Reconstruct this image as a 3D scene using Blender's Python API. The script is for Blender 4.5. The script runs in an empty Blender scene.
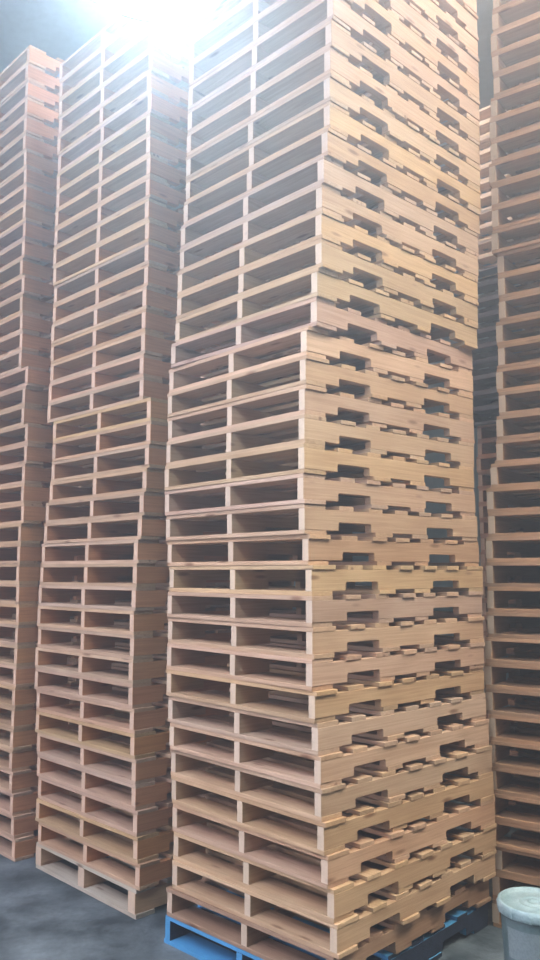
import bpy, bmesh, math, random
from mathutils import Vector, Matrix
random.seed(7)
C = bpy.data.collections.new('warehouse'); bpy.context.scene.collection.children.link(C)
sc = bpy.context.scene
PH = 0.1265            # pallet height
BL, SL = 1.016, 1.219  # deck board length, stringer length
BT = 0.019             # board thickness

# ------------------------------------------------------------ materials
def new_mat(name):
    m = bpy.data.materials.new(name); m.use_nodes = True
    nt = m.node_tree; nt.nodes.clear()
    out = nt.nodes.new('ShaderNodeOutputMaterial'); b = nt.nodes.new('ShaderNodeBsdfPrincipled')
    nt.links.new(b.outputs[0], out.inputs[0])
    return m, nt, b
def N(nt, t, **kw):
    n = nt.nodes.new(t)
    for k, v in kw.items(): setattr(n, k, v)
    return n
def mixrgb(nt, mode, fac, a, b):
    n = nt.nodes.new('ShaderNodeMix'); n.data_type = 'RGBA'; n.blend_type = mode
    for i, v in ((0, fac), (6, a), (7, b)):
        if hasattr(v, 'is_output'): nt.links.new(v, n.inputs[i])
        else: n.inputs[i].default_value = v
    return n.outputs[2]
def wood(name, axis, painted=False):
    m, nt, b = new_mat(name)
    tc = N(nt, 'ShaderNodeTexCoord'); oi = N(nt, 'ShaderNodeObjectInfo')
    off = N(nt, 'ShaderNodeVectorMath', operation='SCALE'); cmb = N(nt, 'ShaderNodeCombineXYZ')
    for i in range(3): nt.links.new(oi.outputs['Random'], cmb.inputs[i])
    nt.links.new(cmb.outputs[0], off.inputs[0]); off.inputs['Scale'].default_value = 37.0
    add = N(nt, 'ShaderNodeVectorMath', operation='ADD')
    nt.links.new(tc.outputs['Object'], add.inputs[0]); nt.links.new(off.outputs[0], add.inputs[1])
    mp = N(nt, 'ShaderNodeMapping'); nt.links.new(add.outputs[0], mp.inputs[0])
    s = [26, 26, 60]; s[axis] = 1.6; mp.inputs['Scale'].default_value = s
    n1 = N(nt, 'ShaderNodeTexNoise'); n1.inputs['Scale'].default_value = 1.6; n1.inputs['Detail'].default_value = 5; n1.inputs['Distortion'].default_value = 1.2
    nt.links.new(mp.outputs[0], n1.inputs[0])
    r1 = N(nt, 'ShaderNodeValToRGB'); nt.links.new(n1.outputs[0], r1.inputs[0])
    r1.color_ramp.elements[0].position = .32; r1.color_ramp.elements[0].color = (.78, .71, .64, 1)
    r1.color_ramp.elements[1].position = .62; r1.color_ramp.elements[1].color = (1, 1, 1, 1)
    # knots
    mk = N(nt, 'ShaderNodeMapping'); nt.links.new(add.outputs[0], mk.inputs[0])
    s = [13, 13, 13]; s[axis] = 3.2; mk.inputs['Scale'].default_value = s
    vo = N(nt, 'ShaderNodeTexVoronoi'); nt.links.new(mk.outputs[0], vo.inputs[0]); vo.inputs['Scale'].default_value = 1.0
    r2 = N(nt, 'ShaderNodeValToRGB'); nt.links.new(vo.outputs[0], r2.inputs[0])
    r2.color_ramp.elements[0].position = .07; r2.color_ramp.elements[0].color = (.38, .24, .15, 1)
    r2.color_ramp.elements[1].position = .16; r2.color_ramp.elements[1].color = (1, 1, 1, 1)
    # slow tone drift along the plank
    n3 = N(nt, 'ShaderNodeTexNoise'); n3.inputs['Scale'].default_value = 3.0; nt.links.new(add.outputs[0], n3.inputs[0])
    r3 = N(nt, 'ShaderNodeValToRGB'); nt.links.new(n3.outputs[0], r3.inputs[0])
    r3.color_ramp.elements[0].position = .3; r3.color_ramp.elements[0].color = (.85, .80, .76, 1)
    r3.color_ramp.elements[1].position = .7; r3.color_ramp.elements[1].color = (1, 1, 1, 1)
    # plank to plank tone
    r4 = N(nt, 'ShaderNodeValToRGB'); nt.links.new(oi.outputs['Random'], r4.inputs[0])
    e = r4.color_ramp.elements
    e[0].position = 0; e[0].color = (.86, .80, .76, 1); e[1].position = 1; e[1].color = (1, .93, .86, 1)
    for p, c in ((.25, (1, .97, .95, 1)), (.5, (.95, .90, .80, 1)), (.75, (.84, .84, .86, 1))):
        q = e.new(p); q.color = c
    k = mixrgb(nt, 'MULTIPLY', 1.0, oi.outputs['Color'], r4.outputs[0])
    k = mixrgb(nt, 'MULTIPLY', .35 if painted else .9, k, r1.outputs[0])
    k = mixrgb(nt, 'MULTIPLY', .2 if painted else .85, k, r2.outputs[0])
    k = mixrgb(nt, 'MULTIPLY', .9, k, r3.outputs[0])
    nt.links.new(k, b.inputs['Base Color'])
    b.inputs['Roughness'].default_value = .72; b.inputs['Specular IOR Level'].default_value = .3
    bp = N(nt, 'ShaderNodeBump'); bp.inputs['Strength'].default_value = .35; bp.inputs['Distance'].default_value = .002
    nt.links.new(n1.outputs[0], bp.inputs['Height']); nt.links.new(bp.outputs[0], b.inputs['Normal'])
    return m
M_board = wood('pine_board', 0); M_str = wood('pine_stringer', 1)
M_end = wood('end_grain', 1)
nt = M_end.node_tree; bs = [n for n in nt.nodes if n.type == 'BSDF_PRINCIPLED'][0]; src = bs.inputs['Base Color'].links[0].from_socket
nt.links.new(mixrgb(nt, 'MIX', .62, src, (.60, .44, .31, 1)), bs.inputs['Base Color'])
M_paint_b = wood('painted_board', 0, True); M_paint_s = wood('painted_stringer', 1, True)

def noisy(name, c0, c1, scale, rough=.8, bump=.3, detail=6, spec=.3):
    m, nt, b = new_mat(name)
    tc = N(nt, 'ShaderNodeTexCoord')
    n = N(nt, 'ShaderNodeTexNoise'); n.inputs['Scale'].default_value = scale; n.inputs['Detail'].default_value = detail; n.inputs['Roughness'].default_value = .62
    nt.links.new(tc.outputs['Object'], n.inputs[0])
    r = N(nt, 'ShaderNodeValToRGB'); nt.links.new(n.outputs[0], r.inputs[0])
    r.color_ramp.elements[0].position = .36; r.color_ramp.elements[0].color = (*c0, 1)
    r.color_ramp.elements[1].position = .66; r.color_ramp.elements[1].color = (*c1, 1)
    n2 = N(nt, 'ShaderNodeTexNoise'); n2.inputs['Scale'].default_value = scale*9; n2.inputs['Detail'].default_value = 4
    nt.links.new(tc.outputs['Object'], n2.inputs[0])
    r2 = N(nt, 'ShaderNodeValToRGB'); nt.links.new(n2.outputs[0], r2.inputs[0])
    r2.color_ramp.elements[0].position = .35; r2.color_ramp.elements[0].color = (.7, .7, .7, 1); r2.color_ramp.elements[1].position = .6
    k = mixrgb(nt, 'MULTIPLY', .7, r.outputs[0], r2.outputs[0])
    nt.links.new(k, b.inputs['Base Color']); b.inputs['Roughness'].default_value = rough
    b.inputs['Specular IOR Level'].default_value = spec
    bp = N(nt, 'ShaderNodeBump'); bp.inputs['Strength'].default_value = bump; bp.inputs['Distance'].default_value = .01
    nt.links.new(n2.outputs[0], bp.inputs['Height']); nt.links.new(bp.outputs[0], b.inputs['Normal'])
    return m
M_floor = noisy('worn_concrete', (.040, .050, .054), (.165, .185, .19), 3.4, .75, .5)
M_wall = noisy('sheet_wall', (.10, .14, .15), (.14, .18, .19), 1.5, .7, .1)
M_roof = noisy('roof_sheet', (.13, .16, .17), (.18, .21, .22), 1.2, .7, .1)
M_steel = noisy('roof_steel', (.10, .12, .13), (.15, .17, .18), 5, .5, .1)
M_pail = noisy('pail_plastic', (.075, .11, .105), (.11, .15, .145), 9, .5, .15)
M_lid = noisy('pail_lid', (.20, .27, .26), (.34, .41, .39), 14, .42, .2)
M_paper = noisy('pail_label', (.17, .20, .195), (.22, .25, .24), 12, .6, .1)
M_wire = noisy('wire', (.3, .3, .3), (.4, .4, .4), 12, .35, .05)
def emit(name, col, s):
    m = bpy.data.materials.new(name); m.use_nodes = True; nt = m.node_tree; nt.nodes.clear()
    o = nt.nodes.new('ShaderNodeOutputMaterial'); e = nt.nodes.new('ShaderNodeEmission')
    e.inputs[0].default_value = (*col, 1); e.inputs[1].default_value = s; nt.links.new(e.outputs[0], o.inputs[0]); return m

# ------------------------------------------------------------ mesh helpers
def link(name, bm, mat, parent=None, smooth=False):
    me = bpy.data.meshes.new(name); bm.normal_update(); bm.to_mesh(me); bm.free()
    if smooth:
        for p in me.polygons: p.use_smooth = True
    me.materials.append(mat); o = bpy.data.objects.new(name, me); C.objects.link(o)
    if parent: o.parent = parent
    return o
def box(bm, x0, x1, y0, y1, z0, z1):
    v = [bm.verts.new(p) for p in ((x0,y0,z0),(x1,y0,z0),(x1,y1,z0),(x0,y1,z0),(x0,y0,z1),(x1,y0,z1),(x1,y1,z1),(x0,y1,z1))]
    for f in ((0,3,2,1),(4,5,6,7),(0,1,5,4),(1,2,6,5),(2,3,7,6),(3,0,4,7)): bm.faces.new([v[i] for i in f])
def bevel(bm, w, seg=1):
    bmesh.ops.bevel(bm, geom=list(bm.edges), offset=w, segments=seg, affect='EDGES')
def struct(o): o['kind'] = 'structure'; return o
def lathe(bm, prof, n=64):
    rings = []
    for r, z in prof:
        rings.append([bm.verts.new((r*math.cos(2*math.pi*i/n), r*math.sin(2*math.pi*i/n), z)) for i in range(n)] if r > 0 else [bm.verts.new((0, 0, z))])
    for a, b in zip(rings, rings[1:]):
        for i in range(n):
            j = (i+1) % n
            if len(a) == 1: bm.faces.new((a[0], b[i], b[j]))
            elif len(b) == 1: bm.faces.new((a[j], a[i], b[0]))
            else: bm.faces.new((a[i], a[j], b[j], b[i]))
    bmesh.ops.recalc_face_normals(bm, faces=bm.faces)

# ------------------------------------------------------------ pallets
# local frame: x along the deck boards, y along the stringers, origin at the centre of the underside
def stringer_bm(xc, w=.037, h=PH-2*BT, notch=(.205, .412), nh=.036):
    bm = bmesh.new(); z0 = BT+.0002; z1 = z0+h-.0004; L = SL/2
    pts = [(-L, z0)]
    def cut(a, b):
        r = .007
        return [(a, z0), (a, z0+nh-r), (a+r*.3, z0+nh-r*.3), (a+r, z0+nh), (b-r, z0+nh), (b-r*.3, z0+nh-r*.3), (b, z0+nh-r), (b, z0)]
    a, b = notch
    j = random.uniform(-.006, .006)
    pts += cut(-L+a+j, -L+b+j) + cut(L-b+j, L-a+j) + [(L, z0), (L, z1), (-L, z1)]
    lo = [bm.verts.new((xc-w/2, y, z)) for y, z in pts]; hi = [bm.verts.new((xc+w/2, y, z)) for y, z in pts]
    n = len(pts)
    bm.faces.new(lo); bm.faces.new(hi[::-1])
    for i in range(n): bm.faces.new((lo[i], hi[i], hi[(i+1) % n], lo[(i+1) % n]))
    bmesh.ops.recalc_face_normals(bm, faces=bm.faces)
    bmesh.ops.bevel(bm, geom=[e for e in bm.edges if abs(e.verts[0].co.x-e.verts[1].co.x) < 1e-6], offset=.0012, segments=1, affect='EDGES')
    return bm
def board_bm(y0, y1, z0, over=(0, 0), skew=0.0):
    """deck board with a slightly ragged sawn end and wane on one edge"""
    bm = bmesh.new(); x0 = -BL/2-over[0]; x1 = BL/2+over[1]
    n = 6; z1 = z0+BT-.0002
    rows = []
    for i in range(n+1):
        t = i/n; x = x0+(x1-x0)*t; dy = skew*(t-.5)
        rows.append([bm.verts.new(p) for p in ((x, y0+dy, z0), (x, y1+dy, z0), (x, y1+dy, z1), (x, y0+dy, z1))])
    bm.faces.new(rows[0]); bm.faces.new(rows[-1][::-1])
    for a, b in zip(rows, rows[1:]):
        for k in range(4): bm.faces.new((a[k], b[k], b[(k+1) % 4], a[(k+1) % 4]))
    bmesh.ops.recalc_face_normals(bm, faces=bm.faces)
    ed = [e for e in bm.edges if e.is_manifold and e.calc_face_angle(0) > .5]
    bmesh.ops.bevel(bm, geom=ed, offset=.0016, segments=1, affect='EDGES')
    return bm
def make_pallet(name, mb, ms, over=.010, sw=.037):
    t = bpy.data.objects.new(name, None); C.objects.link(t)
    for xc in (-BL/2+sw/2, random.uniform(-.012, .012), BL/2-sw/2):
        so = link('stringer', stringer_bm(xc, w=sw), ms, t)
        if ms is M_str:
            so.data.materials.append(M_end)
            for p in so.data.polygons:
                if abs(p.normal.y) > .9 and abs(abs(p.center.y)-SL/2) < .01: p.material_index = 1
    j = lambda s: random.uniform(-s, s)
    def ends():
        return (max(-.004, random.uniform(-.004, over)), max(-.004, random.uniform(-.004, over)))
    # top deck: wide lead boards, five narrower boards between
    zt = PH-BT
    lead = random.uniform(.118, .140)
    ys = [(-SL/2, -SL/2+lead)]
    inner = 5; wd = random.uniform(.088, .10); span = SL-2*lead
    gap = (span-inner*wd)/(inner+1)
    for i in range(inner):
        a = -SL/2+lead+gap*(i+1)+wd*i+j(.012); ys.append((a, a+wd))
    ys.append((SL/2-lead, SL/2))
    for i, (a, b) in enumerate(ys):
        link('deck_board', board_bm(a, b, zt, ends(), 0 if i in (0, inner+1) else j(.012)), mb, t)
    # bottom deck
    lb = random.uniform(.118, .132)
    ys = [(-SL/2, -SL/2+lb), (-SL/2+.425+j(.012), 0), (-SL/2+.69+j(.012), 0), (SL/2-lb, SL/2)]
    for i, (a, b) in enumerate(ys):
        if i in (1, 2): b = a+random.uniform(.10, .12)
        link('bottom_board', board_bm(a, b, 0, ends(), 0 if i in (0, 3) else j(.014)), mb, t)
    return t
protos = [make_pallet('wooden_pallet', M_board, M_str) for _ in range(7)]
thick = make_pallet('wooden_pallet', M_board, M_str, sw=.062)
blue = make_pallet('painted_pallet', M_paint_b, M_paint_s)
# shade put into the colour of the sides as dark navy, blue on the ends of the stringers and on the lead boards
M_side_shade = noisy('navy_side_shade', (.012, .018, .032), (.03, .04, .065), 20, .6, .2)
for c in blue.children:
    c.data.materials.append(M_side_shade)
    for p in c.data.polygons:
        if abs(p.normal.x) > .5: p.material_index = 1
used = set()
def put(proto, x, y, z, rz, zs, tint, label, group, boards=None, flip=False):
    """first use moves the prototype itself; later uses copy it and its parts"""
    kids = list(proto.children)
    if proto.name in used:
        r = proto.copy(); C.objects.link(r)
        parts = []
        for ch in kids:
            c = ch.copy(); C.objects.link(c); c.parent = r; c.location = (0, 0, 0); parts.append(c)
    else:
        used.add(proto.name); r = proto; parts = kids
    r.location = (x, y, z); r.rotation_euler = (0, 0, rz+(math.pi if flip else 0)); r.scale = (1, 1, zs)
    r['label'] = label; r['category'] = 'pallet'; r['group'] = group
    for c in parts:
        v = random.uniform(.94, 1.04)
        c.color = (min(1, tint[0]*v), min(1, tint[1]*v), min(1, tint[2]*v), 1)
    if boards: boards(parts)
    if 'left' in label or 'middle' in label:      # warm bounce light put into the stringer colour of the two left stacks
        for c in parts:
            if c.name.startswith('stringer'): c.color = (c.color[0]*1.12, c.color[1]*.80, c.color[2]*.60, 1)
    return r
ones = ['', 'first', 'second', 'third', 'fourth', 'fifth', 'sixth', 'seventh', 'eighth', 'ninth', 'tenth', 'eleventh', 'twelfth', 'thirteenth',
        'fourteenth', 'fifteenth', 'sixteenth', 'seventeenth', 'eighteenth', 'nineteenth']
def ordinal(n):
    if n < 20: return ones[n]
    tens = {20: ('twenty', 'twentieth'), 30: ('thirty', 'thirtieth'), 40: ('forty', 'fortieth')}[n//10*10]
    return tens[1] if n % 10 == 0 else tens[0]+'-'+ones[n % 10]

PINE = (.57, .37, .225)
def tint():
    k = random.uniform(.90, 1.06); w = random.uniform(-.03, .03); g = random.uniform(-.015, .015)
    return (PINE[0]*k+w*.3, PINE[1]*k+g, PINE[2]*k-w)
def centre(cx, cy, phi):
    return (cx-math.cos(phi)*BL/2+math.sin(phi)*SL/2, cy+math.sin(phi)*BL/2+math.cos(phi)*SL/2)

# --- main stack: 42 pallets on a blue one; offsets (east, north, twist) of each pallet from the bottom up
PHI = .8155
MAIN = [(0.000, 0.012, -0.055), (0.008, 0.002, -0.055), (0.033, -0.016, -0.039), (0.037, -0.014, -0.022), (0.029, -0.014, -0.002), (0.023, -0.016, 0.009), (0.018, -0.012, 0.015), (0.009, -0.013, 0.004), (-0.0, -0.009, 0.005), (-0.008, -0.015, 0.01), (-0.009, -0.017, 0.022), (-0.007, -0.009, 0.022), (-0.01, -0.015, 0.019), (-0.003, -0.007, 0.029), (-0.016, 0.001, 0.028), (-0.025, -0.009, 0.036), (-0.032, -0.01, 0.033), (-0.034, -0.014, 0.025), (-0.029, -0.003, 0.029), (-0.024, 0.007, 0.033), (-0.025, 0.001, 0.026), (-0.02, 0.006, 0.026), (-0.01, 0.003, -0.017), (0.01, -0.007, 0.005), (0.019, -0.012, -0.007), (0.021, -0.014, -0.005), (0.029, -0.007, 0.001), (0.033, -0.008, -0.004), (0.046, -0.006, -0.011), (0.056, -0.0, -0.012), (0.057, -0.004, -0.012), (0.058, -0.007, -0.015), (0.062, -0.008, -0.017), (0.065, -0.012, -0.024), (0.068, -0.016, -0.031)]
while len(MAIN) < 40: MAIN.append((.068, -.014, -.028))
mx, my = centre(.1961, 3.3503, PHI)
seq = 0
def pick():
    global seq
    seq += 1
    return protos[(seq*3+random.randrange(3)) % 7]
for i, (dx, dy, dp) in enumerate(MAIN):
    if i == 0:
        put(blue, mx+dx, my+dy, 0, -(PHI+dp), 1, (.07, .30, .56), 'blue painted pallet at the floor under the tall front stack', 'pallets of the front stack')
        continue
    put(pick(), mx+dx, my+dy, i*PH, -(PHI+dp), 1, (.40, .24, .15) if i == 1 else tint(),  # pallet above the blue one: its shade is put into a darker tint
        'pine pallet in the largest front stack, %s above its blue base' % ordinal(i), 'pallets of the front stack', flip=random.random() < .5)
# --- second stack, left of the front one
S2 = [0.0, -0.034, -0.012, -0.006, 0.012, 0.014, 0.03, 0.04, 0.054, 0.056, 0.05, 0.056, 0.042, 0.036, 0.032, 0.0, -0.014, -0.036, -0.054, -0.064, -0.064, 0.006, 0.01, 0.0, -0.002, -0.006, -0.018, -0.018]
while len(S2) < 40: S2.append(-.018+random.uniform(-.008, .008))
def stub(parts):
    n = 0
    for c in parts:
        if c.name.startswith('deck_board'):
            n += 1
            if n == 2: c.location.x = .035
z = 0
for i, t in enumerate(S2):
    ph = .79+random.uniform(-.008, .008); L = (-math.cos(ph), math.sin(ph))
    x, y = centre(-.6828+L[0]*t, 4.3195+L[1]*t, ph)
    zs = .1449/PH if i == 0 else .9992
    lab = 'weathered thick-legged pallet on the floor under the middle stack' if i == 0 else 'pine pallet in the stack just left of the front one, %s from the floor' % ordinal(i+1)
    tt = (.56, .50, .40) if i == 0 else tint()
    put(thick if i == 0 else pick(), x, y, z, -ph, zs, tt, lab, 'pallets of the middle stack', boards=stub if 3 < i < 17 else None)
    z += PH*zs
# --- third stack, at the left edge
S3 = [-0.076, -0.054, -0.032, -0.012, -0.002, -0.006, -0.01, -0.012, -0.016, -0.02, -0.022, -0.026, -0.018, -0.01, -0.012, -0.016, -0.046, -0.036, -0.04, -0.058, -0.062, -0.004, -0.008, -0.036, 0.06, 0.056, 0.064, 0.072, 0.056, 0.09, 0.072, 0.068, 0.076, 0.072, 0.08, 0.088]
while len(S3) < 42: S3.append(.105+random.uniform(-.006, .012))
for i, t in enumerate(S3):
    ph = .80+random.uniform(-.01, .01); L = (-math.cos(ph), math.sin(ph))
    x, y = centre(-1.5987+L[0]*t, 5.1911+L[1]*t, ph)
    zs = .1281/PH
    put(pick(), x, y, i*PH*zs, -ph, zs, tint(), 'pine pallet in the leftmost stack, %s' % ('topmost' if i == len(S3)-1 else ordinal(i+1)+' from the floor'), 'pallets of the leftmost stack', flip=random.random() < .5)
# --- fourth stack, right edge
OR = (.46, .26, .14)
for i in range(41):
    ph = .641+random.uniform(-.006, .006); t = random.uniform(-.012, .012)
    cx, cy = ((218 if i < 18 else 228 if i < 27 else 222)/812*(4.213+.112*(i*.1281-1.744))+random.uniform(-.006, .006), 4.240)      # far left corner of its front face
    if i < 3: cx += .03
    x, y = centre(cx+math.cos(ph)*(BL+t), cy-math.sin(ph)*(BL+t), ph)
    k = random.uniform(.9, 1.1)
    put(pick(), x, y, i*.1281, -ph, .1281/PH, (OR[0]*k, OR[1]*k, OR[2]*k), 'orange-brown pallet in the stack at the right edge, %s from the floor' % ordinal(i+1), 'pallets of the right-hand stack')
# --- stack seen through the narrow gap on the right
for i in range(44):
    ph = .75
    x0, y0 = 1.66, 6.45
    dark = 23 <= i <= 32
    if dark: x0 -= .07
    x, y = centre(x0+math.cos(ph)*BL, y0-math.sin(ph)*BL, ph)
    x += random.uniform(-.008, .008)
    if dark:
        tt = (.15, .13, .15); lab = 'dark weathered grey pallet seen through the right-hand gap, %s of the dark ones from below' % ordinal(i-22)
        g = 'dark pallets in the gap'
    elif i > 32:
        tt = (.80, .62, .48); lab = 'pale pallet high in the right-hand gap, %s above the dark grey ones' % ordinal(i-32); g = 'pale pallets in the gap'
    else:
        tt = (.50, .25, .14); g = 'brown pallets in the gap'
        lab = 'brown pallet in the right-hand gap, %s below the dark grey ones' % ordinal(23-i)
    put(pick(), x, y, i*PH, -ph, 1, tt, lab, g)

# ------------------------------------------------------------ lidded pail, bottom right
pail = bpy.data.objects.new('pail', None); C.objects.link(pail); pail.location = (1.115, 3.60, 0)
pail['label'] = 'grey-green lidded pail on the floor at the bottom right corner'; pail['category'] = 'bucket'
bm = bmesh.new()
lathe(bm, [(0, .003), (.118, .003), (.122, 0), (.126, .004), (.128, .06), (.139, .30), (.139, .34), (0, .34)])
link('bucket_body', bm, M_pail, pail, True)
bm = bmesh.new()
lathe(bm, [(.140, .325), (.150, .325), (.153, .33), (.153, .352), (.150, .366), (.143, .370), (.136, .368), (.133, .358), (.120, .356), (.070, .356), (.066, .359), (.060, .359), (.056, .355), (.036, .355), (.033, .361), (.026, .361), (.022, .354), (0, .354)])
lid = link('lid', bm, M_lid, pail, True)
for k in range(12):
    a = k*math.pi/6+.1; bm = bmesh.new(); box(bm, .1525, .156, -.006, .006, .327, .352); bevel(bm, .001)
    bmesh.ops.rotate(bm, verts=bm.verts, cent=(0, 0, 0), matrix=Matrix.Rotation(a, 3, 'Z'))
    link('lid_tab', bm, M_lid, lid)
bm = bmesh.new(); n = 24; a0, a1 = math.radians(-160), math.radians(-20)
for i in range(n):
    p, q = a0+(a1-a0)*i/n, a0+(a1-a0)*(i+1)/n
    def P(a, r, z): return (r*math.cos(a), r*math.sin(a), z)
    bm.faces.new([bm.verts.new(c) for c in (P(p, .1338, .165), P(q, .1338, .165), P(q, .1393, .285), P(p, .1393, .285))])
bmesh.ops.remove_doubles(bm, verts=bm.verts, dist=1e-5)
link('paper_label', bm, M_paper, pail, True)

# ------------------------------------------------------------ the hall
X0, X1, Y0, Y1, H = -9.0, 9.0, -8.0, 13.0, 7.7
def slab(name, *b, mat): 
    bm = bmesh.new(); box(bm, *b); return struct(link(name, bm, mat))
slab('floor', X0-.2, X1+.2, Y0-.2, Y1+.2, -.2, 0, mat=M_floor)
slab('wall_back', X0-.2, X1+.2, Y1, Y1+.2, 0, H, mat=M_wall)
# left wall with the wide loading door
bm = bmesh.new()
box(bm, X0-.2, X0, Y0, -5.5, 0, H); box(bm, X0-.2, X0, 1.5, Y1, 0, H); box(bm, X0-.2, X0, -5.5, 1.5, 5.2, H)
struct(link('wall_left', bm, M_wall))
slab('wall_right', X1, X1+.2, Y0, Y1, 0, H, mat=M_wall)
slab('wall_front', X0-.2, X1+.2, Y0-.2, Y0, 0, H, mat=M_wall)
# roof with skylights; the first is unseen, added to brighten the gap stack
SK = [(.6, 3.0, 3.7, 5.4), (2.6, 5.0, -1.0, 3.2), (-7.0, -4.2, -2.6, 2.2)]
bm = bmesh.new()
xs = sorted({X0-.2, X1+.2, *[v for s in SK for v in s[:2]]}); ys = sorted({Y0-.2, Y1+.2, *[v for s in SK for v in s[2:]]})
for a, b in zip(xs, xs[1:]):
    for c, d in zip(ys, ys[1:]):
        mxx, myy = (a+b)/2, (c+d)/2
        if any(s[0] < mxx < s[1] and s[2] < myy < s[3] for s in SK): continue
        box(bm, a, b, c, d, H, H+.15)
struct(link('ceiling', bm, M_roof))
SKM = [emit('gap_fill_panel', (1.0, .86, .74), 22), emit('daylight_panel_warm', (.97, 1.0, .96), 42), emit('daylight_panel_front', (.70, .76, 1.0), 45)]
for i, s in enumerate(SK):
    bm = bmesh.new(); box(bm, s[0], s[1], s[2], s[3], H+.05, H+.1)
    struct(link('light_panel_%d' % (i+1), bm, SKM[i]))
# roof beams
for k, y in enumerate((-6, -5.2, 3.6, 6.6, 10.2, 12)):
    bm = bmesh.new(); box(bm, X0, X1, y-.05, y+.05, H-.30, H-.02); box(bm, X0, X1, y-.12, y+.12, H-.32, H-.30)
    struct(link('trim_%d' % (k+1), bm, M_steel))

LAMP = 120
# ------------------------------------------------------------ hanging lamp in front of the stacks
lamp = bpy.data.objects.new('hanging_lamp', None); C.objects.link(lamp); lamp.location = (-.31, 1.95, 3.32)
lamp['label'] = 'bright white warehouse lamp hanging at the top left in glowing haze'; lamp['category'] = 'lamp'
bm = bmesh.new()
lathe(bm, [(.225, .012), (.24, .004), (.24, .02), (.20, .05), (.11, .08), (.08, .17), (.03, .18), (.02, .26), (0, .26)])
link('housing', bm, M_steel, lamp, True)
bm = bmesh.new(); lathe(bm, [(0, -.075), (.06, -.071), (.13, -.055), (.19, -.025), (.224, .006), (.224, .012), (0, .012)])
link('lens', bm, emit('lamp_glow', (.60, .83, 1.0), LAMP), lamp)
bm = bmesh.new(); lathe(bm, [(0, .26), (.006, .26), (.006, H-3.32-.001), (0, H-3.32-.001)], 8)
link('suspension_cable', bm, M_wire, lamp)

# ------------------------------------------------------------ daylight through the loading door
def area(name, loc, target, sx, sy, power, col):
    l = bpy.data.lights.new(name, 'AREA'); l.shape = 'RECTANGLE'; l.size = sx; l.size_y = sy; l.energy = power; l.color = col
    o = bpy.data.objects.new(name, l); C.objects.link(o); o.location = loc
    o.rotation_euler = (Vector(target)-Vector(loc)).to_track_quat('-Z', 'Y').to_euler(); return o
area('door_daylight', (X0+.05, -2.0, 3.5), (0, -2.0, 3.2), 6.8, 3.2, 1150, (.66, .73, 1.0))
w = bpy.data.worlds.new('World'); sc.world = w; w.use_nodes = True
w.node_tree.nodes['Background'].inputs[0].default_value = (.62, .76, .95, 1); w.node_tree.nodes['Background'].inputs[1].default_value = 1.0

# ------------------------------------------------------------ dusty air
v = w.node_tree.nodes.new('ShaderNodeVolumeScatter')
v.inputs['Color'].default_value = (.94, .95, 1, 1); v.inputs['Density'].default_value = .048; v.inputs['Anisotropy'].default_value = .7
w.node_tree.links.new(v.outputs[0], w.node_tree.nodes['World Output'].inputs['Volume'])

# ------------------------------------------------------------ camera
cam = bpy.data.cameras.new('Camera'); co = bpy.data.objects.new('Camera', cam); C.objects.link(co)
co.location = (0, 0, 1.744); co.rotation_euler = (math.pi/2+.1123, 0, 0)
cam.sensor_fit = 'VERTICAL'; cam.sensor_height = 24; cam.lens = 812/960*24; cam.clip_start = .05
sc.camera = co
vs = sc.view_settings; vs.view_transform = 'Standard'; vs.look = 'None'; vs.gamma = 1; vs.use_curve_mapping = False; vs.exposure = 0.02
